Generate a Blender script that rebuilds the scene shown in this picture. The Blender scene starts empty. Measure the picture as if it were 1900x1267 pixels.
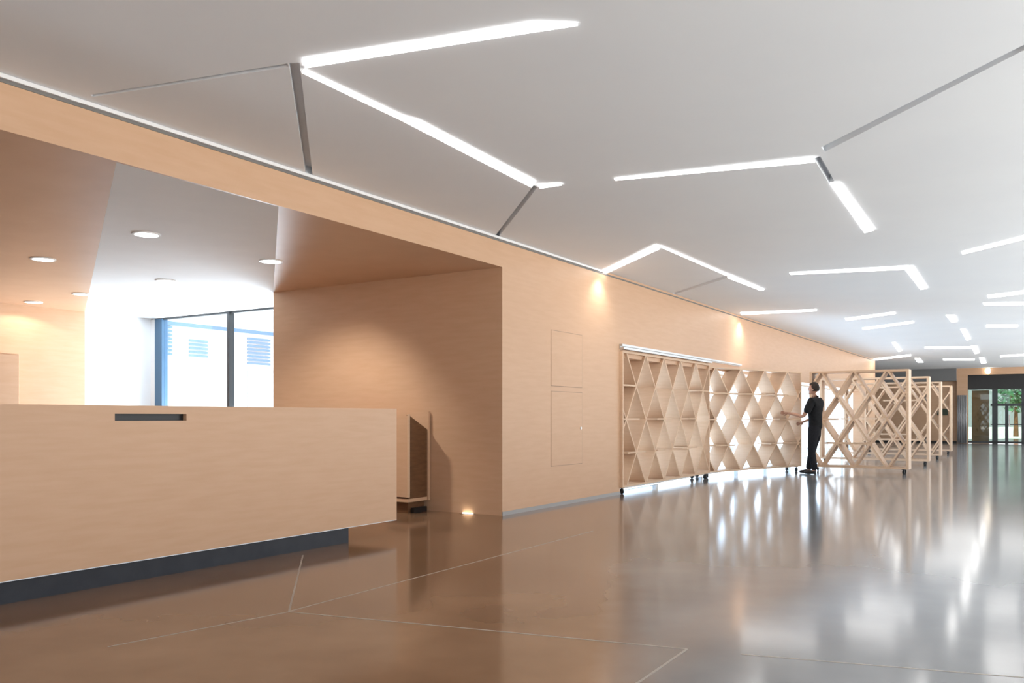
import bpy, bmesh, math, random
from mathutils import Vector, Matrix
random.seed(4)
D = bpy.data
C = bpy.context.scene.collection
sc = bpy.context.scene

# ------------------------------------------------------------------ camera, world, exposure
EYE = 1.12; F = 1580.0; CX = 950.0; HZ = 773.0
cam_d = D.cameras.new('camera'); cam = D.objects.new('camera', cam_d); C.objects.link(cam)
cam.location = (0, 0, EYE); cam.rotation_euler = (math.pi/2, 0, 0)
cam_d.sensor_width = 36.0; cam_d.lens = 36.0*F/1900.0
cam_d.shift_y = (HZ-633.5)/1900.0
cam_d.clip_start = 0.05; cam_d.clip_end = 500
sc.camera = cam
sc.view_settings.view_transform = 'Standard'; sc.view_settings.look = 'None'
sc.view_settings.gamma = 1.0; sc.view_settings.use_curve_mapping = False
sc.view_settings.exposure = 0.5
w = D.worlds.new('world'); sc.world = w; w.use_nodes = True
bg = w.node_tree.nodes['Background']
bg.inputs[0].default_value = (0.90, 0.95, 1.0, 1); bg.inputs[1].default_value = 1.5

def area(name, loc, rot, sx, sy, power, col=(1, .97, .93)):
    l = D.lights.new(name, 'AREA'); l.shape = 'RECTANGLE'; l.size = sx; l.size_y = sy
    l.energy = power; l.color = col
    o = D.objects.new(name, l); C.objects.link(o); o.location = loc; o.rotation_euler = rot
    return o
# sunlight on the paving outside bounces up through the open right and rear sides of the hall
sun_d = D.lights.new('sun', 'SUN'); sun_d.energy = 14.5; sun_d.angle = math.radians(.6); sun_d.color = (1, .97, .93)
sun = D.objects.new('sun', sun_d); C.objects.link(sun)
sun.rotation_euler = Vector((.533*.64, .846*.64, -.77)).to_track_quat('-Z', 'Y').to_euler()
area('fill_alcove', (-3.9, 15.2, .3), (math.radians(132), 0, math.radians(148)), 2.4, 1.1, 360, (.84, .93, 1))  # hidden lamp outside the alcove window, added to brighten the alcove ceiling
area('fill_low_window', (5.6, 20.6, 1.0), (math.radians(90), 0, math.radians(-122.2)), 17, 1.9, 230, (.5, .76, 1))  # added blue lamp behind the low window, lights the shelf boards from behind

# ------------------------------------------------------------------ materials
def mat(name, col, rough=.5, metal=0, spec=.5, coat=0):
    m = D.materials.new(name); m.use_nodes = True
    b = m.node_tree.nodes['Principled BSDF']
    b.inputs['Base Color'].default_value = (*col, 1); b.inputs['Roughness'].default_value = rough
    b.inputs['Metallic'].default_value = metal; b.inputs['Specular IOR Level'].default_value = spec
    b.inputs['Coat Weight'].default_value = coat
    return m
def noisy(name, c1, c2, scale=(1, 1, 1), nscale=6, rough=.5, spec=.4, detail=6, bump=0, lo=.35, hi=.65):
    m = mat(name, c1, rough, 0, spec); nt = m.node_tree; N = nt.nodes; L = nt.links
    b = N['Principled BSDF']
    tc = N.new('ShaderNodeTexCoord'); mp = N.new('ShaderNodeMapping'); mp.inputs['Scale'].default_value = scale
    no = N.new('ShaderNodeTexNoise'); no.inputs['Scale'].default_value = nscale; no.inputs['Detail'].default_value = detail
    cr = N.new('ShaderNodeValToRGB'); cr.color_ramp.elements[0].position = lo; cr.color_ramp.elements[1].position = hi
    cr.color_ramp.elements[0].color = (*c1, 1); cr.color_ramp.elements[1].color = (*c2, 1)
    L.new(tc.outputs['Object'], mp.inputs[0]); L.new(mp.outputs[0], no.inputs[0]); L.new(no.outputs[0], cr.inputs[0])
    L.new(cr.outputs[0], b.inputs['Base Color'])
    if bump:
        bp = N.new('ShaderNodeBump'); bp.inputs['Strength'].default_value = bump; bp.inputs['Distance'].default_value = .01
        L.new(no.outputs[0], bp.inputs['Height']); L.new(bp.outputs[0], b.inputs['Normal'])
    return m
def emit(name, col, s):
    m = D.materials.new(name); m.use_nodes = True; nt = m.node_tree; nt.nodes.clear()
    e = nt.nodes.new('ShaderNodeEmission'); e.inputs[0].default_value = (*col, 1); e.inputs[1].default_value = s
    o = nt.nodes.new('ShaderNodeOutputMaterial'); nt.links.new(e.outputs[0], o.inputs[0]); return m
def glass(name, tint=(.95, .98, 1), refl=.08):
    m = D.materials.new(name); m.use_nodes = True; nt = m.node_tree; nt.nodes.clear()
    t = nt.nodes.new('ShaderNodeBsdfTransparent'); t.inputs[0].default_value = (*tint, 1)
    g = nt.nodes.new('ShaderNodeBsdfGlossy'); g.inputs['Roughness'].default_value = .02
    x = nt.nodes.new('ShaderNodeMixShader'); x.inputs[0].default_value = refl
    o = nt.nodes.new('ShaderNodeOutputMaterial')
    nt.links.new(t.outputs[0], x.inputs[1]); nt.links.new(g.outputs[0], x.inputs[2]); nt.links.new(x.outputs[0], o.inputs[0])
    return m
WOOD = noisy('maple_panelling', (.63, .395, .248), (.66, .425, .275), (1.2, 1.2, 9), 2.2, .42, .3)
WOODC = noisy('maple_counter', (.63, .393, .246), (.66, .423, .272), (1.2, 1.2, 10), 2.5, .35, .3)
PLY = noisy('birch_ply', (.66, .455, .305), (.70, .49, .335), (2, 2, 14), 2.5, .45, .3)
DKWOOD_SHADE = noisy('dark_wood_and_shade', (.13, .06, .027), (.17, .08, .036), (2, 2, 10), 3, .5, .3)
WHITE = noisy('white_plaster', (.87, .89, .91), (.89, .91, .93), (1, 1, 1), 3, .85, .2)
CEIL = noisy('acoustic_white_ceiling', (.87, .90, .94), (.89, .92, .955), (1, 1, 1), 1.2, .8, .2)
GREYP = mat('grey_paint', (.2, .2, .205), .7)
TRIMW = mat('white_metal_trim', (.88, .88, .88), .4)
ALU = mat('brushed_aluminium', (.62, .63, .64), .32, .9)
STEEL = mat('polished_steel', (.55, .56, .57), .2, 1)
BLACK = noisy('black_laminate', (.012, .014, .022), (.02, .022, .03), (1, 1, 1), 8, .35, .4)
BLACKM = mat('black_metal', (.012, .012, .013), .4)
BLUEF = mat('blue_grey_frame', (.06, .13, .22), .4)
DARKF = mat('dark_mullion', (.035, .04, .045), .4)
GLASS = glass('clear_glass')
GLASSG = glass('green_tinted_glass', (.5, .57, .53), .08)
GLASST = glass('grey_tinted_glass', (.78, .84, .9), .08)
LAMP = emit('lamp_diffuser', (1, .985, .96), 5.5)
LAMPW = emit('warm_lamp_diffuser', (1, .88, .7), 7.0)
JOINT = mat('floor_joint', (.42, .37, .32), .4)
RUBBER = mat('rubber', (.015, .015, .015), .6)
PAVE = noisy('outside_paving', (.62, .62, .60), (.70, .70, .68), (1, 1, 1), .8, .8, .2)
RENDERW = mat('white_render', (.85, .86, .88), .8)
LOUVRE = mat('blue_louvre', (.12, .24, .40), .45)
LEAF = noisy('leaf_green', (.03, .14, .06), (.07, .24, .11), (1, 1, 1), 5, .6, .2)

def floor_mat():
    m = mat('polished_concrete', (.2, .2, .2), .12, 0, .55); nt = m.node_tree; N = nt.nodes; L = nt.links
    b = N['Principled BSDF']
    tc = N.new('ShaderNodeTexCoord')
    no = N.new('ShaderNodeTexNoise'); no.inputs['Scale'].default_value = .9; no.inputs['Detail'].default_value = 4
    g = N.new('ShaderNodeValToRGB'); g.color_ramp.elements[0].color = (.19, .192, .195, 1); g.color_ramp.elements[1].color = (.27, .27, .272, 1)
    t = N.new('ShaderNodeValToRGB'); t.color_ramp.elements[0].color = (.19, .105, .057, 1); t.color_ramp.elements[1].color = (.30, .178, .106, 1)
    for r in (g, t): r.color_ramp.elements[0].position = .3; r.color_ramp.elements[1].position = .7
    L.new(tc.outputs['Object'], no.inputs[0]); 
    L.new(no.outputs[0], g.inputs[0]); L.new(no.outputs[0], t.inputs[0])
    # brown painted in as the wood wall's reflection beside the counter, grey in the hall
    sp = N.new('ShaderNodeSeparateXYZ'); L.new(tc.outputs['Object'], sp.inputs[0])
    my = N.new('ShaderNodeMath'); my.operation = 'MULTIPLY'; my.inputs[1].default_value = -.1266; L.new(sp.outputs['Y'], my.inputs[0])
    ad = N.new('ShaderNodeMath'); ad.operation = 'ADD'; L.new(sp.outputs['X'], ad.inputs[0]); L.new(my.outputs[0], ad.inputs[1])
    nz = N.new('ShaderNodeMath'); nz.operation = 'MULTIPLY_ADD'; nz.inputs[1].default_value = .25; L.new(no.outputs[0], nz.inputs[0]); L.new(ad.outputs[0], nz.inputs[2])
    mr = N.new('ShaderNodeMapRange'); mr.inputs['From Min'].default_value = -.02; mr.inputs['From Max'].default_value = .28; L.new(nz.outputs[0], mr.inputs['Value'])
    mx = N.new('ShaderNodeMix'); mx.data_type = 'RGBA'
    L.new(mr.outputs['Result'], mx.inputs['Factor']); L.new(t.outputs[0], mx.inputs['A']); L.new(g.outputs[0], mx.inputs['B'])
    L.new(mx.outputs['Result'], b.inputs['Base Color'])
    
    return m
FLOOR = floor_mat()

# ------------------------------------------------------------------ helpers
def obj(name, bm, m, parent=None, smooth=False, bevel=0):
    me = D.meshes.new(name); bmesh.ops.recalc_face_normals(bm, faces=bm.faces); bm.to_mesh(me); bm.free()
    if smooth:
        for p in me.polygons: p.use_smooth = True
    me.materials.append(m)
    o = D.objects.new(name, me); C.objects.link(o)
    if parent: o.parent = parent
    if bevel:
        b = o.modifiers.new('bevel', 'BEVEL'); b.width = bevel; b.segments = 2; b.limit_method = 'ANGLE'
    return o
def struct(o, label=None):
    o['kind'] = 'structure'
    if label: o['label'] = label
    return o
def tag(o, label, cat, group=None):
    o['label'] = label; o['category'] = cat
    if group: o['group'] = group
    return o
def thing(name, label, cat, loc=(0, 0, 0), rz=0, group=None):
    o = D.objects.new(name, None); C.objects.link(o); o.location = loc; o.rotation_euler = (0, 0, rz)
    o.empty_display_size = .1
    return tag(o, label, cat, group)
def prism(bm, pts, z0, z1):
    """extrude an xy polygon from z0 to z1"""
    a = [bm.verts.new((p[0], p[1], z0)) for p in pts]; b = [bm.verts.new((p[0], p[1], z1)) for p in pts]
    n = len(pts)
    bm.faces.new(a[::-1]); bm.faces.new(b)
    for i in range(n): bm.faces.new((a[i], a[(i+1) % n], b[(i+1) % n], b[i]))
def box(bm, x0, x1, y0, y1, z0, z1):
    prism(bm, [(x0, y0), (x1, y0), (x1, y1), (x0, y1)], z0, z1)
def xzprism(bm, pts, y0, y1):
    a = [bm.verts.new((p[0], y0, p[1])) for p in pts]; b = [bm.verts.new((p[0], y1, p[1])) for p in pts]
    n = len(pts); bm.faces.new(a); bm.faces.new(b[::-1])
    for i in range(n): bm.faces.new((a[i], b[i], b[(i+1) % n], a[(i+1) % n]))
def cyl(bm, c, r, h, axis='z', seg=24, r2=None):
    m = Matrix.Translation(c)
    if axis == 'x': m = m @ Matrix.Rotation(math.pi/2, 4, 'Y')
    if axis == 'y': m = m @ Matrix.Rotation(math.pi/2, 4, 'X')
    bmesh.ops.create_cone(bm, cap_ends=True, segments=seg, radius1=r, radius2=r if r2 is None else r2, depth=h, matrix=m)
# frame of the panelled wall: s runs along it (away from camera), d runs into it
P0 = Vector((-.11, 9.617)); K = math.hypot(1, .63)
U = Vector((.63/K, 1/K)); Nn = Vector((-1/K, .63/K))
ANG = math.atan2(U.y, U.x)          # local +x = U, local +y = Nn
def W(s, d): return P0 + U*s + Nn*d
def wbox(name, s0, s1, d0, d1, z0, z1, m, parent=None, bevel=0):
    bm = bmesh.new(); box(bm, s0, s1, d0, d1, z0, z1)
    o = obj(name, bm, m, parent, bevel=bevel)
    if not parent: place(o)
    return o
def place(o): o.location = (P0.x, P0.y, 0); o.rotation_euler = (0, 0, ANG); return o
def root_w(name, label, cat, s=0, d=0, z=0, group=None):
    p = W(s, d); return thing(name, label, cat, (p.x, p.y, z), ANG, group)
def s_at(px, d=0):                   # place along a plane parallel to the wall
    k = (px-CX)/F; q = P0 + Nn*d
    return (k*q.y-q.x)/(U.x-k*U.y)
def d_at(px, s):                     # depth on a plane perpendicular to the wall
    k = (px-CX)/F; q = P0 + U*s
    return (k*q.y-q.x)/(Nn.x-k*Nn.y)
def on_z(px, py, z):
    Y = (EYE-z)*F/(py-HZ); return ((px-CX)/F*Y, Y)

CH = 3.14; RH = 2.81; T = .3; DB = 7.93
SW0 = s_at(1150); SW1 = s_at(1600); SEND = s_at(1624)
WH = 1.98

# ------------------------------------------------------------------ setting: floor, ceiling, walls
bm = bmesh.new(); prism(bm, [tuple(W(-14.7, DB+.2)), (-12.5, -5), (.6, -5), (30.8, 43), tuple(W(38.5, T)), tuple(W(SEND, T)), tuple(W(1.3, T)), tuple(W(1.3, DB+.2))], -.2, 0); struct(obj('floor', bm, FLOOR), 'polished concrete floor, brown painted in as the reflection of the panelled wall, grey in the hall')
bm = bmesh.new(); box(bm, -70, 100, -30, 110, -.5, -.21)
struct(obj('ground', bm, PAVE), 'pale paving outside')

# hall ceiling with real folded grooves cut into it
hall = [W(-14.5, 0), W(SEND, 0), Vector((14, 44)), Vector((26, 44)), Vector((26, -8)), Vector((-8, -8))]
bm = bmesh.new(); prism(bm, [tuple(W(-15, T*.5)), (-6.5, -5), (.6, -5), (30.8, 43), tuple(W(38.5, T)), tuple(W(SEND, T))], CH, CH+.25)
ceil = struct(obj('ceiling', bm, CEIL), 'white folded panel ceiling with grooves')
def cpoly(pts): return [on_z(x, y, CH) for x, y in pts]
grooves = [
    [(168, 176), (172, 180), (535, 124), (533, 118)],
    [(536, 117), (556, 117), (580, 326), (567, 322)],
    [(990, 344), (998, 347), (923, 443), (916, 441)],
    [(1524, 273), (1530, 282), (1902, 92), (1902, 82)],
    [(1510, 294), (1522, 290), (1548, 336), (1538, 340)],
    [(1348, 511), (1352, 515), (1252, 546), (1248, 544)],
]
cut_bm = bmesh.new()
for g in grooves: prism(cut_bm, cpoly(g), CH-.05, CH+.07)
cut = obj('groove_cutter', cut_bm, CEIL)
md = ceil.modifiers.new('grooves', 'BOOLEAN'); md.operation = 'DIFFERENCE'; md.object = cut; md.solver = 'EXACT'; md.use_self = True
bpy.context.view_layer.update()
dg = bpy.context.evaluated_depsgraph_get()
nm = D.meshes.new_from_object(ceil.evaluated_get(dg)); ceil.modifiers.clear(); ceil.data = nm
D.objects.remove(cut)

# panelled wall
bm = bmesh.new()
box(bm, 0, SW0, 0, T, 0, CH); box(bm, SW0, SW1, 0, T, WH, CH); box(bm, SW1, SEND, 0, T, 0, CH)
box(bm, -14.5, 0, 0, .025, RH, CH)
place(struct(obj('wall_left', bm, WOOD), 'maple panelled wall with fascia over the reception opening'))
# alcove behind the counter
place(struct(wbox('wall_alcove_right', 0, .15, T, 3.71, 0, RH, WOOD), 'maple side wall of the alcove'))
place(struct(wbox('wall_alcove_corner', .15, 1.07, 3.56, 3.71, 0, RH, WHITE)))
SB = 1.07; DB = 7.93
place(struct(wbox('wall_alcove_left', -.13, SB+.3, DB, DB+.2, 0, RH, WHITE), 'white end of the alcove wall'))
place(struct(wbox('wall_alcove_left_panelling', -14.5, -.13, DB, DB+.2, 0, RH, WOOD), 'maple panelled part of the alcove wall'))
def slab(name, pts, m, label):
    bm = bmesh.new(); prism(bm, pts, RH, CH); return place(struct(obj(name, bm, m), label))
slab('ceiling_alcove', [(-4.69, .025), (-3.28, .025), (0, 3.71), (SB+.3, 3.71), (SB+.3, DB+.2), (-.13, DB+.2), (-.13, DB)], WHITE, 'white ceiling of the reception alcove')
slab('ceiling_alcove_right', [(-3.28, .025), (0, .025), (0, 3.71)], WOOD, 'maple soffit right of the white alcove ceiling')
slab('ceiling_alcove_left', [(-14.5, .025), (-4.69, .025), (-.13, DB), (-.13, DB+.2), (-14.5, DB+.2)], WOOD, 'maple soffit left of the white alcove ceiling')
place(struct(wbox('wall_alcove_near', -14.7, -14.5, -.02, DB+.2, 0, CH, WOOD)))
# white trim between wall and ceiling
s_tr = s_at(1118)
bm = bmesh.new(); box(bm, -14.5, s_tr, -.022, -.001, CH-.028, CH-.002)
place(struct(obj('trim_1', bm, TRIMW), 'white metal trim between wall and ceiling'))
bm = bmesh.new(); box(bm, -14.5, SEND, -.006, -.0005, CH-.05, CH-.03)  # dark strip painted as the shadow line below the trim
place(struct(obj('trim_2', bm, mat('painted_shadow_line', (.2, .19, .18), .7)), 'painted dark shadow line under the ceiling trim'))  # not a real trim, only the painted shadow line
place(struct(wbox('baseboard_left', 0, SW0, -.008, -.0005, 0, .045, mat('grey_baseboard', (.36, .35, .34), .4)), 'grey metal baseboard'))

bm = bmesh.new(); box(bm, -6.6, -.8, -5.25, -5, 0, CH)  # unseen wall added to keep bounced daylight off the left fascia
struct(obj('wall_rear_blocker', bm, WOOD), 'unseen maple wall added behind the camera to block bounced light')
SF = 32.4
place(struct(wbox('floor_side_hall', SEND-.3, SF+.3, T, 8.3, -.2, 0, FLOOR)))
place(struct(wbox('ceiling_side_hall', SEND-.3, SF+.3, T, 8.3, CH, CH+.25, CEIL)))
place(struct(wbox('wall_side_hall_near', SEND-.3, SEND, T, 8, 0, CH, WHITE)))
place(struct(wbox('wall_side_hall_left', SEND-.3, SF+.3, 8, 8.3, 0, CH, WHITE)))
place(struct(wbox('wall_far_side_hall', SF, SF+.3, d_at(1570, SF), 8, 0, CH, WOOD)))
# windows
def window(name, label, s0, s1, d0, d1, z0, z1, axis, posts, fm, w_=.06, gm=GLASS, heads=True, dep=.08):
    r = root_w(name, label, 'window'); struct(r)
    del r['category']
    bmf = bmesh.new()
    if axis == 's':   # plane at d
        dm = (d0+d1)/2
        box(bmf, s0, s1, dm-dep/2, dm+dep/2, z1-w_, z1); box(bmf, s0, s1, dm-dep/2, dm+dep/2, z0, z0+w_*.5)
        obj('window_frame', bmf, fm, r)
        for p in posts:
            b = bmesh.new(); box(b, p-w_/2, p+w_/2, dm-dep/2, dm+dep/2, z0, z1); obj('mullion', b, fm, r)
        ps = sorted([s0]+list(posts)+[s1])
        for a, c in zip(ps[:-1], ps[1:]):
            if c-a < .1: continue
            b = bmesh.new(); box(b, a, c, dm-.005, dm+.005, z0+.02, z1-.02); obj('pane', b, gm, r)
    return r
posts = []
p = SW0+.05
while p < SW1: posts.append(p); p += 2.2
posts.append(SW1-.05)
window('window_1', 'long low window behind the lattice shelves', SW0, SW1, .36, .44, 0, WH, 's', posts, mat('white_frame', (.72, .75, .78), .4), .05, GLASST)
# alcove window (plane s = SB)
r = root_w('window_2', 'tall window of the alcove looking out to a white building', 'window'); struct(r); del r['category']
dl = DB; m1 = d_at(425, SB); f0 = d_at(289, SB); f1 = d_at(302, SB); dr = 3.71
b = bmesh.new(); box(b, SB, SB+.08, dr, dl, RH-.03, RH); box(b, SB, SB+.08, dr, dl, 0, .08); obj('window_frame', b, DARKF, r)
b = bmesh.new(); box(b, SB-.02, SB+.1, f1, f0, 0, RH-.01); obj('blue_post', b, BLUEF, r)
b = bmesh.new(); box(b, SB-.01, SB+.08, f0, dl, 0, RH-.01); obj('jamb', b, TRIMW, r)
b = bmesh.new(); box(b, SB-.02, SB+.08, m1-.028, m1+.028, 0, RH-.01); obj('mullion', b, DARKF, r)
for a, c in ((dr, m1), (m1, f1)):
    b = bmesh.new(); box(b, SB+.03, SB+.04, a, c, .05, RH-.03); obj('pane', b, GLASS, r)

# neighbouring building outside the alcove window
b0 = Vector((-9.02, 22.0))
nb = thing('neighbouring_building', 'white building with blue louvres and a framed window outside the alcove window', 'building', (b0.x, b0.y, 0), ANG)
b = bmesh.new(); box(b, -3, 9, 0, 5, -.02, 3.58); obj('wall', b, RENDERW, nb)
b = bmesh.new(); box(b, -3, 9, -.06, -.001, 3.50, 3.60); obj('eaves', b, LOUVRE, nb)
def sb(px):
    k = (px-CX)/F; return (k*b0.y-b0.x)/(U.x-k*U.y)
for (xa, xb, za, zb) in ((304, 318, 2.72, 3.46), (350, 384, 2.72, 3.2), (458, 500, 2.62, 3.4)):
    b = bmesh.new(); s0, s1 = sb(xa), sb(xb); z = za
    while z < zb: box(b, s0, s1, -.05, -.001, z, z+.06); z += .1
    obj('louvre_panel', b, LOUVRE, nb)
b = bmesh.new(); s0, s1 = sb(458), sb(515)
box(b, s0, s1, -.06, -.001, 2.38, 2.46); box(b, s0, s0+.08, -.06, -.001, .9, 2.38); obj('window_frame', b, mat('light_grey_frame', (.4, .42, .45), .5), nb)
b = bmesh.new(); box(b, s0+.08, s1, -.03, -.001, .9, 2.38); obj('window_pane', b, mat('pale_glass', (.6, .7, .8), .15), nb)

# far end of the hall: panelled wall, bulkhead, portal with glazed doors
Q0 = Vector((18.8, 36.0)); FA = math.atan2(-.63, 1)     # local +x runs right, towards the camera
def fplace(o): o.location = (Q0.x, Q0.y, 0); o.rotation_euler = (0, 0, FA); return o
def fx(px):
    k = (px-CX)/F; e = Vector((1/K, -.63/K)); return (k*Q0.y-Q0.x)/(e.x-k*e.y)
bm = bmesh.new(); box(bm, fx(1560), fx(1776), 0, .3, 0, 2.62)
fplace(struct(obj('wall_far', bm, WOOD), 'maple panelled wall at the far end of the hall'))
bm = bmesh.new(); box(bm, fx(1560), fx(1776), -.5, .3, 2.62, CH)
fplace(struct(obj('wall_far_bulkhead', bm, GREYP), 'grey bulkhead under the far ceiling'))
fplace(struct(obj('baseboard_far', (lambda b: (box(b, fx(1600), fx(1776), -.02, -.001, 0, .09), b)[1])(bmesh.new()), BLACKM), 'black baseboard of the far wall'))
bm = bmesh.new(); box(bm, fx(1776), fx(1796), -.25, .3, 0, 2.86); box(bm, fx(1776), fx(1980), -.25, .3, 2.86, CH)
fplace(struct(obj('trim_3', bm, WOOD), 'maple portal around the glazed entrance'))
bm = bmesh.new(); box(bm, fx(1796), fx(1980), -.1, .4, 2.26, 2.86)
fplace(struct(obj('trim_4', bm, BLACKM), 'black shutter box over the entrance'))
r = thing('door_1', '', 'door', (Q0.x, Q0.y, 0), FA); del r['category']; struct(r, 'glazed entrance with dark frames and daylight behind')
b = bmesh.new()
for px, w_, z1 in ((1846, .20, 2.26), (1868, .12, 1.6), (1898, .1, 2.26)):
    x = fx(px); box(b, x-w_/2, x+w_/2, 0, .1, 0, z1)
box(b, fx(1838), fx(1980), 0, .1, 1.56, 1.66); box(b, fx(1838), fx(1980), 0, .1, .78, .82)
box(b, fx(1796), fx(1980), 0, .1, .02, .1); obj('door_frame', b, DARKF, r)
b = bmesh.new(); box(b, fx(1796), fx(1980), .04, .05, .1, 2.26); obj('pane', b, GLASSG, r)
b = bmesh.new(); x = fx(1872); box(b, x, x+.04, -.08, 0, .7, 1.2); obj('door_handle', b, STEEL, r)
bm = bmesh.new(); box(bm, fx(1799), fx(1832), 1.2, 1.3, 0, 2.25)
fplace(struct(obj('wall_lobby', bm, WOOD), 'maple lobby wall seen through the entrance glass'))
# grey curtain gathered beside the portal
bm = bmesh.new(); x0, x1 = fx(1777.5), fx(1795); n = 48; lo, hi = [], []
for sgn in (0, 1):
    for i in range(n+1):
        u = i/n; x = x0+(x1-x0)*u; y = -.34+.05*math.sin(u*math.pi*8)+sgn*.01
        (lo if sgn == 0 else hi).append((x, y))
prism(bm, lo+hi[::-1], .02, 2.02)
fplace(tag(obj('curtain', bm, mat('silver_cloth', (.6, .61, .62), .35, .5), None, True), 'silver grey pleated curtain gathered beside the far entrance portal', 'curtain'))
cr_ = fplace(tag(obj('wall_display', (lambda b: (box(b, fx(1739), fx(1759), -.05, -.001, 1.18, 1.46), b)[1])(bmesh.new()), mat('dark_green_screen', (.02, .035, .012), .3)), 'small dark green display on the far panelled wall', 'display'))
# trees outside the entrance
def tree(x, y, h, label):
    t = thing('tree', label, 'tree', (x, y, -.02))
    b = bmesh.new(); cyl(b, (0, 0, h*.25), .14, h*.5, r2=.08); obj('trunk', b, DKWOOD_SHADE, t)
    b = bmesh.new(); rnd = random.Random(int(x*7))
    for i in range(420):
        v = Vector((rnd.gauss(0, 1), rnd.gauss(0, 1), rnd.gauss(0, 1))).normalized()*rnd.uniform(.5, 1)*h*.3
        c = v+Vector((0, 0, h*.68)); q = [Vector((rnd.uniform(-1, 1), rnd.uniform(-1, 1), rnd.uniform(-1, 1)))*.22 for _ in range(3)]
        b.faces.new([b.verts.new(c+e) for e in q])
    obj('crown', b, LEAF, t)
tree(29.0, 49.0, 3.4, 'green tree outside the glazed far entrance')

# ------------------------------------------------------------------ floor joints
def joint(i, p, q, w_=.012):
    a = Vector(on_z(*p, 0)); c = Vector(on_z(*q, 0)); n = (c-a).normalized().orthogonal()*w_/2
    bm = bmesh.new(); prism(bm, [tuple(a+n), tuple(c+n), tuple(c-n), tuple(a-n)], -.002, .0012)
    struct(obj('trim_%d' % i, bm, JOINT), 'pale joint line in the concrete floor')
for i, (p, q) in enumerate([((536, 1135), (1275, 1204)), ((1275, 1204), (1120, 1310)), ((562, 1030), (536, 1135)), ((536, 1135), (200, 1200)), ((540, 1133), (1100, 985)), ((1375, 1214), (1960, 1262))]):
    joint(10+i, p, q, .008 if i in (3, 4) else .012)

# ------------------------------------------------------------------ reception counter
c0 = s_at(-260); c1 = s_at(736); k1 = s_at(656); CT = 1.195; CB = .147
rc = root_w('reception_counter', 'long maple reception counter with a black slot, floating over a black plinth', 'counter', c1, 0)
L = c1-c0; sa, sbb = s_at(213)-c1, s_at(346)-c1; za, zb = 1.093, 1.140
bm = bmesh.new()
box(bm, -L, sa, 0, .04, CB, CT); box(bm, sbb, 0, 0, .04, CB, CT); box(bm, sa, sbb, 0, .04, CB, za); box(bm, sa, sbb, 0, .04, zb, CT)
obj('front_panel', bm, WOODC, rc)
bm = bmesh.new(); box(bm, -L, -.001, .04, .75, CT-.04, CT); obj('counter_top', bm, WOODC, rc)
bm = bmesh.new(); box(bm, -.05, 0, .04, .75, CB, CT-.04); obj('end_panel', bm, WOODC, rc)
bm = bmesh.new(); box(bm, -L, -.05, .04, .75, CB, CB+.04); obj('underside', bm, WOODC, rc)
bm = bmesh.new(); box(bm, -L, -.05, .70, .75, CB+.04, CT-.04); obj('back_panel', bm, WOODC, rc)
bm = bmesh.new(); box(bm, -L, k1-c1, .06, .62, 0, CB); obj('plinth', bm, BLACK, rc)
bm = bmesh.new(); box(bm, -L, 0, .002, .02, CB-.006, CB-.0005); obj('edge_strip', bm, ALU, rc)
sl = bmesh.new(); box(sl, sa-.01, sbb+.01, .041, .05, za-.01, zb+.01); ob = obj('slot_liner', sl, BLACKM, rc); ob['label'] = 'black slot'

# low cabinet behind the counter, standing near the alcove wall
cab_p = Vector((-1.19, 9.8))
cb_ = thing('low_cabinet', 'low maple cabinet with a painted shadow on its open end behind the counter end', 'cabinet', (cab_p.x, cab_p.y, 0), ANG)
# local +x = depth of end (towards wall), +y = runs left behind the counter
bm = bmesh.new(); box(bm, 0, .03, .02, 1.6, .19, 1.13); obj('front_panel', bm, WOOD, cb_)
bm = bmesh.new(); box(bm, .37, .40, 0, 1.6, .13, 1.18); obj('back_panel', bm, WOOD, cb_)
bm = bmesh.new(); box(bm, 0, .025, 0, .02, .19, 1.15); obj('edge_trim', bm, PLY, cb_)
bm = bmesh.new(); box(bm, .03, .37, .3, .33, .19, 1.13); obj('partition', bm, WOOD, cb_)
bm = bmesh.new()  # sloping dark panel paints the downlight's shadow edge on the cabinet end
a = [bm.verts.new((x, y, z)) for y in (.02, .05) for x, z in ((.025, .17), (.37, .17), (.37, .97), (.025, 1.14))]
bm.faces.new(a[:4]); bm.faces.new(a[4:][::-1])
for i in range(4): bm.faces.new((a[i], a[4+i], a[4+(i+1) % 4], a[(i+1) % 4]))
ob = obj('end_shadow', bm, DKWOOD_SHADE, cb_); ob['label'] = 'dark brown panel shaped as the sloping shadow'
bm = bmesh.new(); box(bm, .01, .4, .02, 1.6, .13, .17); obj('base_board', bm, WOOD, cb_)
bm = bmesh.new(); box(bm, .06, .36, .06, 1.6, 0, .13); obj('plinth', bm, DKWOOD_SHADE, cb_)
bm = bmesh.new(); box(bm, .1, .34, .0, .05, 0, .06); obj('foot', bm, BLACKM, cb_)

# tall cabinet at far left in the alcove
sx = s_at(35, DB-.35)
tc_ = root_w('tall_cabinet', 'tall maple cabinet against the alcove wall at the left edge', 'cabinet', sx, DB-.36)
bm = bmesh.new(); box(bm, -1.6, 0, 0, .35, 0, 2.04); obj('body', bm, WOOD, tc_, bevel=.004)
bm = bmesh.new(); box(bm, -.8, -.02, -.022, -.001, .08, 2.02); d_ = obj('door', bm, WOOD, tc_)
bm = bmesh.new(); box(bm, -.76, -.74, -.05, -.022, 1, 1.2); obj('handle', bm, ALU, d_)
bm = bmesh.new(); box(bm, -1.58, -.81, -.022, -.001, .08, 2.02); d_ = obj('door', bm, WOOD, tc_)
bm = bmesh.new(); box(bm, -.87, -.85, -.05, -.022, 1, 1.2); obj('handle', bm, ALU, d_)

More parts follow.
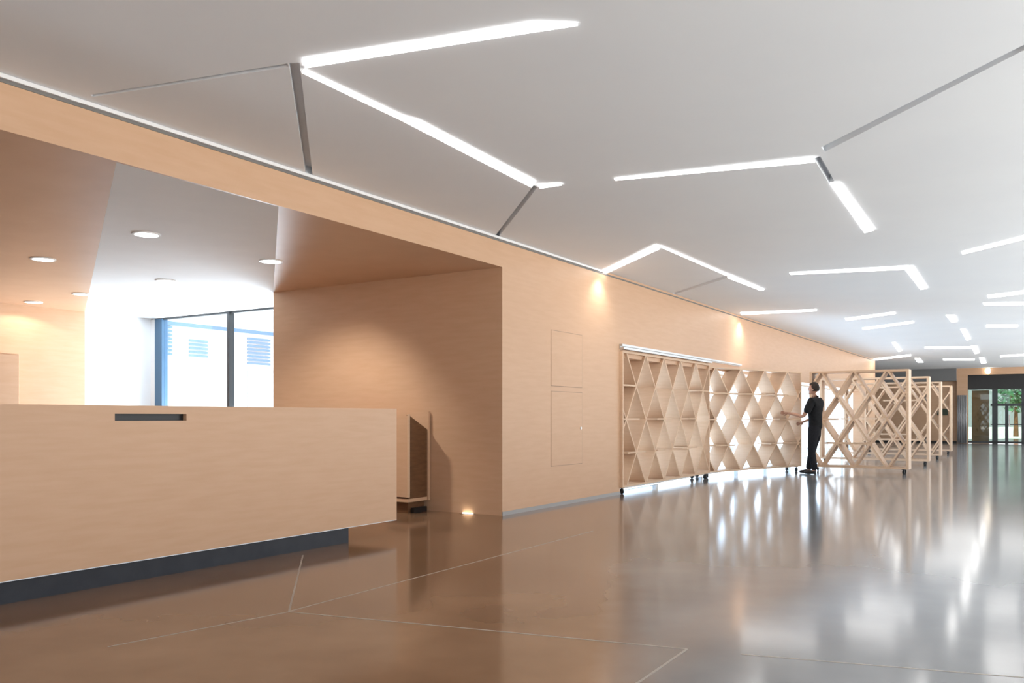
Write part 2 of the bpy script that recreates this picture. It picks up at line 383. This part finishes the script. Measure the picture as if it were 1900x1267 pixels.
# flush access panels in the wall
def access(name, label, xa, xb, z0, z1, lock=False):
    s0, s1 = s_at(xa), s_at(xb)
    r = root_w(name, label, 'access panel', s0, 0, z0)
    GAP = mat('panel_gap', (.42, .27, .18), .6); w_ = s1-s0; h = z1-z0
    bm = bmesh.new(); box(bm, .008, w_-.008, -.004, -.0005, .008, h-.008); obj('door', bm, WOOD, r)
    bm = bmesh.new()
    for q in ((0, .008, 0, h), (w_-.008, w_, 0, h), (0, w_, 0, .008), (0, w_, h-.008, h)): box(bm, q[0], q[1], -.002, -.0005, q[2], q[3])
    obj('frame', bm, GAP, r)
    if lock:
        bm = bmesh.new(); cyl(bm, (w_-.05, -.008, h*.5), .018, .01, 'y'); obj('lock', bm, ALU, r)
access('access_panel', 'flush maple access panel high on the wall', 1022, 1080, 1.50, 2.20)
access('access_panel', 'flush maple access door with a small lock, below the upper panel', 1022, 1080, .50, 1.44, True)

# ------------------------------------------------------------------ ceiling lights
LIGHTS = [
 ([(564, 108), (566, 122), (800, 85), (960, 60), (1072, 43), (990, 40), (800, 72)], 'longest wedge light strip, over the counter side of the ceiling'),
 ([(560, 131), (563, 128), (745, 214), (775, 222), (992, 335), (986, 345), (745, 220)], 'wedge light strip running down from the big grey fold to a point'),
 ([(998, 341), (1002, 347), (1042, 341), (1040, 339)], 'tiny sliver light beside the lower tip of the falling light strip'),
 ([(1140, 330), (1142, 332), (1512, 298), (1510, 290)], 'long tapering light strip left of the fold near the right'),
 ([(1540, 338), (1556, 337), (1622, 425), (1604, 430)], 'short thick light strip pointing down right from the fold'),
 ([(1118, 501), (1124, 506), (1224, 460), (1218, 452)], 'light strip rising from the top of the panelled wall'),
 ([(1222, 455), (1226, 455), (1350, 508), (1348, 510)], 'hair thin light line between two brighter strips near the wall'),
 ([(1350, 507), (1350, 514), (1412, 538), (1418, 536)], 'small light strip ahead of the shelves, pointing down right'),
 ([(1465, 505), (1467, 508), (1685, 498), (1685, 492)], 'long thin light strip level with the middle of the ceiling'),
 ([(1676, 494), (1692, 492), (1720, 534), (1708, 536)], 'short thick light strip turning down at the end of a long thin one'),
 ([(1784, 466), (1786, 470), (1905, 441), (1905, 435)], 'thin light strip running out of the right edge, topmost there'),
 ([(1374, 579), (1376, 583), (1515, 576), (1515, 573)], 'thin light strip starting at the wall above the second shelf unit'),
 ([(1568, 590), (1571, 594), (1662, 581), (1660, 578)], 'thin slanted light, upper one of a pair above the far shelves'),
 ([(1600, 608), (1602, 611), (1696, 598), (1694, 595)], 'thin slanted light, lower one of a pair above the far shelves'),
 ([(1832, 547), (1834, 552), (1905, 543), (1905, 538)], 'upper light of two leaving the right edge together'),
 ([(1824, 561), (1826, 565), (1905, 564), (1905, 560)], 'lower light of two leaving the right edge together'),
 ([(1755, 584), (1771, 584), (1776, 596), (1766, 597)], 'small bright light starting a row of far lights'),
 ([(1782, 610), (1791, 610), (1801, 628), (1794, 631)], 'small bright light second in the row of far lights'),
 ([(1802, 641), (1812, 641), (1817, 654), (1809, 656)], 'small bright light third in the row of far lights'),
 ([(1817, 663), (1826, 663), (1830, 673), (1821, 674)], 'farthest small bright light, just above the wooden portal'),
 ([(1830, 602), (1830, 606), (1888, 606), (1888, 602)], 'faint short light right of the row of far lights'),
 ([(1655, 635), (1661, 634), (1674, 650), (1667, 652)], 'small slanted light above the far lattice units'),
 ([(1697, 664), (1707, 664), (1713, 672), (1703, 672)], 'small bright spot of light beyond the lattice units'),
 ([(1716, 643), (1716, 646), (1802, 646), (1802, 643)], 'thin level light left of the row of far lights'),
 ([(1750, 665), (1750, 668), (1808, 668), (1808, 665)], 'farthest thin level light before the grey bulkhead'),
 ([(1622, 665), (1622, 668), (1690, 660), (1690, 657)], 'thin light just past the end of the panelled wall'),
 ([(1856, 659), (1856, 662), (1905, 659), (1905, 656)], 'thin light at the right edge above the far entrance'),
]
for pts, lab in LIGHTS:
    P = cpoly(pts); cx = sum(p[0] for p in P)/len(P); cy = sum(p[1] for p in P)/len(P)
    t = thing('ceiling_light', lab, 'ceiling light', (cx, cy, CH))
    loc = [(p[0]-cx, p[1]-cy) for p in P]
    b = bmesh.new(); prism(b, loc, -.014, -.004); obj('diffuser', b, LAMP, t)
    b = bmesh.new(); prism(b, [(x*1.002, y*1.002) for x, y in loc], -.004, 0); obj('housing', b, TRIMW, t)
# downlights in the alcove
for px, py, lab in ((272, 434, 'round downlight nearest the camera in the white alcove ceiling'),
                    (80, 480, 'leftmost round downlight of the alcove ceiling, in the maple part'),
                    (503, 484, 'rightmost round downlight of the alcove ceiling'),
                    (308, 520, 'round downlight in the middle of the white alcove ceiling above the window'),
                    (152, 545, 'round downlight at the left border of the white alcove ceiling'),
                    (62, 560, 'round downlight grazing the left alcove wall')):
    x, y = on_z(px, py, RH)
    t = thing('downlight', lab, 'downlight', (x, y, RH))
    b = bmesh.new(); cyl(b, (0, 0, -.008), .105, .008, seg=32); obj('diffuser', b, LAMPW if px in (62,) else LAMP, t)
    b = bmesh.new()
    for i in range(32):
        a0, a1 = i*math.tau/32, (i+1)*math.tau/32
        v = [b.verts.new((r_*math.cos(a), r_*math.sin(a), z)) for a in (a0, a1) for r_, z in ((.105, -.012), (.125, -.012), (.125, 0), (.105, 0))]
        for k in range(4): b.faces.new((v[k], v[(k+1) % 4], v[4+(k+1) % 4], v[4+k]))
    bmesh.ops.remove_doubles(b, verts=b.verts, dist=1e-5); obj('trim_ring', b, TRIMW, t)
    if px == 62:
        l = D.lights.new('downlight_lamp', 'SPOT'); l.energy = 10; l.spot_size = math.radians(150); l.color = (1, .93, .8); l.shadow_soft_size = .05
        o = D.objects.new('downlight_lamp', l); C.objects.link(o); o.parent = t; o.location = (-.05, .1, -.04)
for px, py, tx, ty in ((503, 484, 0, 0), (272, 434, 0, 0), (308, 520, 0, 0), (80, 480, 0, 0)):
    x, y = on_z(px, py, RH); l = D.lights.new('downlight_lamp', 'SPOT'); l.energy = 150 if px == 503 else 28; l.spot_size = math.radians(100 if px == 503 else 120); l.spot_blend = .7; l.color = (1, .95, .86); l.shadow_soft_size = .08
    o = D.objects.new('downlight_lamp', l); C.objects.link(o); o.location = (x, y, RH-.03)
    if px == 503: o.rotation_euler = Vector((.25, 1.0, -1.9)).to_track_quat('-Z', 'Y').to_euler()
# small wall washers at the ends of the strips that touch the wall
for px, e in ((1110, 15), (1372, 24)):
    s = s_at(px); p = W(s, -.16)
    l = D.lights.new('wall_washer', 'SPOT'); l.energy = e; l.spot_size = math.radians(120); l.spot_blend = .8; l.color = (1, .95, .85); l.shadow_soft_size = .05
    o = D.objects.new('wall_washer', l); C.objects.link(o); o.location = (p.x, p.y, CH-.05)
# floor uplight by the alcove wall
x, y = on_z(870, 952, 0)
t = thing('floor_light', 'glowing round light set in the floor beside the alcove wall', 'floor light', (x, y, 0))
b = bmesh.new(); cyl(b, (0, 0, .003), .075, .006, seg=32); obj('lens', b, emit('uplight', (1, .9, .72), 5), t)
b = bmesh.new(); cyl(b, (0, 0, .0015), .11, .003, seg=32); obj('bezel', b, STEEL, t)
# warm spot in the portal header
x = fx(1834)
t = thing('downlight', 'small warm light under the far ceiling at the portal header', 'downlight', tuple(Q0+Vector((1/K, -.63/K))*x-Vector((.63/K, 1/K))*.28)+(3.0,))
b = bmesh.new(); cyl(b, (0, 0, 0), .11, .05, 'y'); obj('lens', b, LAMPW, t)

# ------------------------------------------------------------------ lattice shelf units
TH = .024; Z0 = .10
def caster(parent, x, y):
    b = bmesh.new(); box(b, x-.03, x+.03, y-.03, y+.03, Z0-.012, Z0-.001); cyl(b, (x, y, Z0-.03), .012, .04)
    box(b, x-.02, x-.014, y-.02, y+.02, .025, .075); box(b, x+.014, x+.02, y-.02, y+.02, .025, .075)
    c = obj('caster', b, BLACKM, parent)
    b = bmesh.new(); cyl(b, (x, y, .031), .031, .026, 'x'); obj('wheel', b, RUBBER, c)
def unit(label, loc, rz, L, H, pitch, off, depth, shelves, m=PLY, th=TH, flip=False):
    """local x = along, y = depth (away from viewer), z up"""
    t = thing('lattice_shelf', label, 'shelf unit', (loc[0], loc[1], 0), rz, 'wheeled lattice shelf units')
    zt = Z0+H
    b = bmesh.new(); box(b, 0, th*1.4, 0, depth, Z0, zt); obj('side_panel', b, m, t)
    b = bmesh.new(); box(b, L-th*1.4, L, 0, depth, Z0, zt); obj('side_panel', b, m, t)
    b = bmesh.new(); box(b, th*1.4, L-th*1.4, 0, depth, zt-th*1.2, zt); obj('top_board', b, m, t)
    b = bmesh.new(); box(b, th*1.4, L-th*1.4, 0, depth, Z0, Z0+th*1.2); obj('bottom_board', b, m, t)
    rows = 4; h = H/rows; sl = h/(pitch/2)
    k = -4
    x0c, x1c, z0c, z1c = th, L-th, th, H-th
    for fam in (1, -1):
        for k in range(-6, int(L/pitch)+7):
            # line through (off+k*pitch, 0) with slope fam*sl, clipped
            xa = off+k*pitch
            f = lambda x: (x-xa)*sl*fam
            g = lambda z: xa+z/(sl*fam)
            c = []
            for x in (x0c, x1c):
                if z0c-1e-6 <= f(x) <= z1c+1e-6: c.append((x, f(x)))
            for z in (z0c, z1c):
                if x0c < g(z) < x1c: c.append((g(z), z))
            if len(c) < 2: continue
            c.sort(); p, q = Vector(c[0]), Vector(c[-1])
            if (q-p).length < .25: continue
            n = (q-p).normalized().orthogonal()*th/2
            y0 = .004 if fam > 0 else .008
            b = bmesh.new(); xzprism(b, [(v.x, v.y+Z0) for v in (p+n, q+n, q-n, p-n)], y0, depth-y0)
            obj('diagonal_board', b, m, t)
    for r_, xa, xb in shelves:
        z = Z0+r_*h; b = bmesh.new(); box(b, max(xa, .02), min(xb, L-.02), .006, depth-.006, z-th/2, z+th/2); obj('shelf', b, m, t)
    for x in (.1, L-.1):
        for y in (.06, depth-.06): caster(t, x, y)
    return t
H1 = 1.97
# first unit: stands parallel to the wall in front of the window
u0 = W(SW0-.02, -.42)
s0 = s_at(1147, -.05)
# the unit fills the window bay: its face is flush with the panelling
bay = W(SW0+.0, -.045)
unit('lattice shelf unit nearest the camera, at the edge of the panelled wall', bay, ANG, 3.72, H1, .72, .14, .36,
     [(3, 0, .5), (2, 0, .62), (1, .2, .85), (1, 2.6, 3.1), (2, 1.3, 1.9), (3, 3.2, 3.72), (1, 1.3, 1.6), (2, 2.7, 3.1)], flip=True)
# recess behind it: push the window out of the way of the unit
# second unit: angled out from the wall
a2 = Vector((3.52, 15.45)); b2 = Vector((5.95, 17.5)); dv = b2-a2
unit('lattice shelf unit angled out from the wall, left of the standing person', a2, math.atan2(dv.y, dv.x), dv.length, 1.94, .79, .3, .34,
     [(3, 0, 1.9), (2, 0, .35), (2, 1.5, 2.1), (2, 2.4, 3.18), (1, .3, .9), (1, 2.1, 3.18), (3, 2.2, 2.7)])
# free-standing wheeled rows, perpendicular to the wall
for (ex, ey, LL, off, lab, sh) in (
    (7.64, 16.4, 1.85, .22, 'free-standing lattice unit right of the person, nearest of the wheeled rows', [(1, .3, 1.2), (2, 0, .5)]),
    (9.50, 19.4, 2.4, .1, 'second free-standing lattice unit, just behind the nearest wheeled one', [(2, .5, 1.3), (1, 1.2, 2.3)]),
    (11.23, 22.3, 2.4, .3, 'third free-standing lattice unit back in the row', [(2, .2, 1.1), (3, 1, 1.9)]),
    (12.95, 25.1, 2.4, .0, 'farthest free-standing lattice unit, in front of the far wall', [(1, .4, 1.2)])):
    e = Vector((-Nn.x, -Nn.y)); st = Vector((ex, ey))-e*LL
    unit(lab, st, math.atan2(e.y, e.x), LL, 1.94, .62, off, .36, sh, th=.034)
# aluminium track above the first unit
bm = bmesh.new(); s1 = s_at(1372)
box(bm, SW0-.02, s1, -.05, -.001, 2.135, 2.165); box(bm, SW0-.02, s_at(1314), -.075, -.001, 2.09, 2.12)
box(bm, SW0-.02, s1, -.02, -.001, 2.12, 2.135)
place(tag(obj('display_track', bm, ALU), 'aluminium double track on the wall above the first lattice shelf', 'rail'))

# ------------------------------------------------------------------ person
SKIN = mat('skin', (.46, .25, .17), .5); CLOTH = noisy('black_cotton', (.010, .010, .011), (.016, .016, .017), (1, 1, 1), 30, .85, .2)
TROU = noisy('black_denim', (.011, .011, .014), (.018, .018, .021), (1, 1, 1), 40, .85, .2); HAIR = noisy('dark_brown_hair', (.014, .009, .006), (.03, .018, .012), (1, 1, 8), 20, .6, .3)
def skin_mesh(chains, name):
    """chains: list of lists of (x,y,z,rx[,ry]); points shared by position"""
    bm = bmesh.new(); idx = {}; rad = {}
    for ch in chains:
        pv = None
        for p in ch:
            key = tuple(round(c, 4) for c in p[:3])
            if key not in idx:
                idx[key] = bm.verts.new(p[:3]); rad[key] = (p[3], p[4] if len(p) > 4 else p[3])
            v = idx[key]
            if pv is not None and pv is not v:
                try: bm.edges.new((pv, v))
                except ValueError: pass
            pv = v
    keys = list(idx.keys()); bm.verts.index_update(); order = [idx[k].index for k in keys]
    me = D.meshes.new(name); bm.to_mesh(me); bm.free()
    o = D.objects.new(name, me); C.objects.link(o)
    sk = o.modifiers.new('skin', 'SKIN'); sk.use_smooth_shade = True
    sv = me.skin_vertices[0].data
    for k, i in zip(keys, order): sv[i].radius = rad[k]; sv[i].use_root = False
    sv[order[0]].use_root = True
    ss = o.modifiers.new('sub', 'SUBSURF'); ss.levels = 2; ss.render_levels = 2
    bpy.context.view_layer.update()
    dg = bpy.context.evaluated_depsgraph_get(); nm = D.meshes.new_from_object(o.evaluated_get(dg))
    D.objects.remove(o); return nm
def from_mesh(name, me, m, parent, extra=None, remesh=None):
    if extra:
        b = bmesh.new(); b.from_mesh(me); extra(b); b.to_mesh(me); b.free()
    me.materials.clear(); me.materials.append(m)
    for p in me.polygons: p.use_smooth = True; p.material_index = 0
    o = D.objects.new(name, me); C.objects.link(o); o.parent = parent
    if remesh:
        r = o.modifiers.new('remesh', 'REMESH'); r.mode = 'VOXEL'; r.voxel_size = remesh; r.use_smooth_shade = True
        s = o.modifiers.new('smooth', 'SMOOTH'); s.iterations = 3; s.factor = .5
    return o
# local frame: +y forward (towards the shelf), +x person's right, z up
pl = Vector(((1513-CX)/F*16.55, 16.55))
per = thing('person', 'person in black t-shirt and black trousers reaching to the lattice shelf', 'person', (pl.x, pl.y, 0), math.radians(48))
hip = (0, 0, .93, .115, .085)
sp1 = (0, .0, 1.08, .12, .085); sp2 = (0, .01, 1.25, .14, .10); sp3 = (0, 0, 1.40, .15, .10); nk = (0, .01, 1.50, .055); nk2 = (0, .025, 1.56, .052)
def hand(S, E):
    """palm + five fingers from wrist S, pointing along E"""
    S = Vector(S); E = Vector(E).normalized(); side = E.cross(Vector((0, 0, 1))).normalized(); up = side.cross(E)
    out = []; palm = S+E*.05; knuckle = S+E*.085
    out.append([(*S, .024, .02), (*palm, .034, .016)])
    for i, (o_, ln) in enumerate(((-.028, .062), (-.009, .074), (.010, .070), (.029, .055))):
        k = knuckle+up*o_; a = k+E*ln*.5-side*.008; c = k+E*ln*.85-side*.03
        out.append([(*palm, .034, .016), (*k, .010), (*a, .009), (*c, .008)])
    th_ = S+E*.025-up*.0+up*(-.035); out.append([(*palm, .034, .016), (*th_, .012), (*(th_+E*.035-up*.015-side*.015), .010), (*(th_+E*.06-up*.02-side*.03), .009)])
    return out
wl = (-.20, .47, 1.19); wr = (.14, .30, 1.02)
chains = [[hip, sp1, sp2, sp3, nk, nk2],
          [sp3, (-.17, 0, 1.41, .062), (-.22, .10, 1.20, .045), (-.215, .16, 1.12, .04), (-.205, .34, 1.17, .036), (*wl, .024, .02)],
          [sp3, (.17, 0, 1.41, .062), (.22, .02, 1.20, .045), (.22, .06, 1.12, .04), (*wr, .024, .02)],
          [hip, (-.09, 0, .85, .095), (-.10, .04, .48, .058), (-.105, -.02, .10, .038), (-.105, .0, .05, .04), (-.11, .12, .035, .035)],
          [hip, (.09, 0, .85, .095), (.10, .10, .49, .058), (.11, .17, .10, .038), (.11, .19, .05, .04), (.115, .31, .035, .035)]]
chains += hand(wl, (.05, 1, .05)) + hand(wr, (-.2, 1, -.4))
def head(b):
    c = Vector((0, .035, 1.665)); rt = bmesh.ops.create_uvsphere(b, u_segments=28, v_segments=20, radius=1)
    for v in rt['verts']:
        p = v.co.copy()
        q = Vector((p.x*.076, p.y*.096, p.z*.115))
        if p.z < 0: q.x *= 1-.25*(-p.z); q.y *= 1-.12*(-p.z); q.y += .018*(-p.z)
        if p.y > 0 and abs(p.x) > .2 and .0 < p.z < .25: q.y -= .008
        v.co = q+c
    def blob(cc, r):
        rt = bmesh.ops.create_uvsphere(b, u_segments=12, v_segments=8, radius=1)
        for v in rt['verts']: v.co = Vector((v.co.x*r[0], v.co.y*r[1], v.co.z*r[2]))+Vector(cc)
    blob((0, .135, 1.65), (.013, .020, .022)); blob((0, .125, 1.675), (.009, .015, .03))
    blob((0, .118, 1.607), (.025, .014, .007)); blob((0, .118, 1.594), (.022, .014, .008)); blob((0, .112, 1.57), (.028, .02, .018))
    blob((.077, .02, 1.655), (.01, .02, .032)); blob((-.077, .02, 1.655), (.01, .02, .032))
from_mesh('body', skin_mesh(chains, 'b'), SKIN, per, head, .008)
b = bmesh.new()
for sx_ in (-.03, .03):
    bmesh.ops.create_uvsphere(b, u_segments=12, v_segments=8, radius=.010, matrix=Matrix.Translation((sx_, .118, 1.672)))
obj('eyes', b, mat('eye', (.05, .035, .03), .2), per, True)
sh_t = [[(0, 0, .84, .165, .13), (0, 0, .95, .165, .13), (0, 0, 1.08, .165, .128), (0, .01, 1.25, .178, .134), (0, 0, 1.40, .168, .118), (0, .005, 1.49, .082), (0, .01, 1.53, .07)],
        [(0, 0, 1.40, .168, .118), (-.18, 0, 1.41, .088), (-.225, .06, 1.26, .076), (-.232, .085, 1.18, .072)],
        [(0, 0, 1.40, .168, .118), (.18, 0, 1.41, .088), (.225, .015, 1.26, .076), (.232, .02, 1.18, .072)]]
from_mesh('t_shirt', skin_mesh(sh_t, 't'), CLOTH, per)
tr_ = [[(0, 0, 1.06, .135, .105), (0, 0, .98, .145, .115), (0, 0, .90, .148, .12), (-.09, 0, .82, .108), (-.10, .04, .48, .078), (-.105, -.02, .16, .064), (-.105, -.015, .07, .066)],
       [(0, 0, .90, .148, .12), (.09, 0, .82, .108), (.10, .10, .49, .078), (.11, .17, .16, .064), (.11, .18, .07, .066)]]
from_mesh('trousers', skin_mesh(tr_, 'p'), TROU, per, None, .012)
for x_, y_ in ((-.105, 0), (.11, .19)):
    m_ = skin_mesh([[(x_, y_-.06, .045, .042, .045), (x_, y_, .05, .045, .048), (x_, y_+.10, .04, .05, .036), (x_, y_+.18, .034, .045, .028)]], 's')
    from_mesh('shoe', m_, BLACKM, per)
b = bmesh.new(); rt = bmesh.ops.create_uvsphere(b, u_segments=32, v_segments=24, radius=1); kill = []
for v in rt['verts']:
    p = v.co.copy()
    if p.z < -.55 or (p.y > .35 and p.z < .45) or (p.y > .1 and p.z < .1): kill.append(v)
    n_ = 1+.04*math.sin(p.x*17)*math.cos(p.z*13)
    v.co = Vector((p.x*.086*n_, p.y*.106*n_, p.z*.122*n_))+Vector((0, .028, 1.675))
bmesh.ops.delete(b, geom=kill, context='VERTS')
ho = obj('hair', b, HAIR, per, True); so = ho.modifiers.new('solid', 'SOLIDIFY'); so.thickness = .012; so.offset = -1
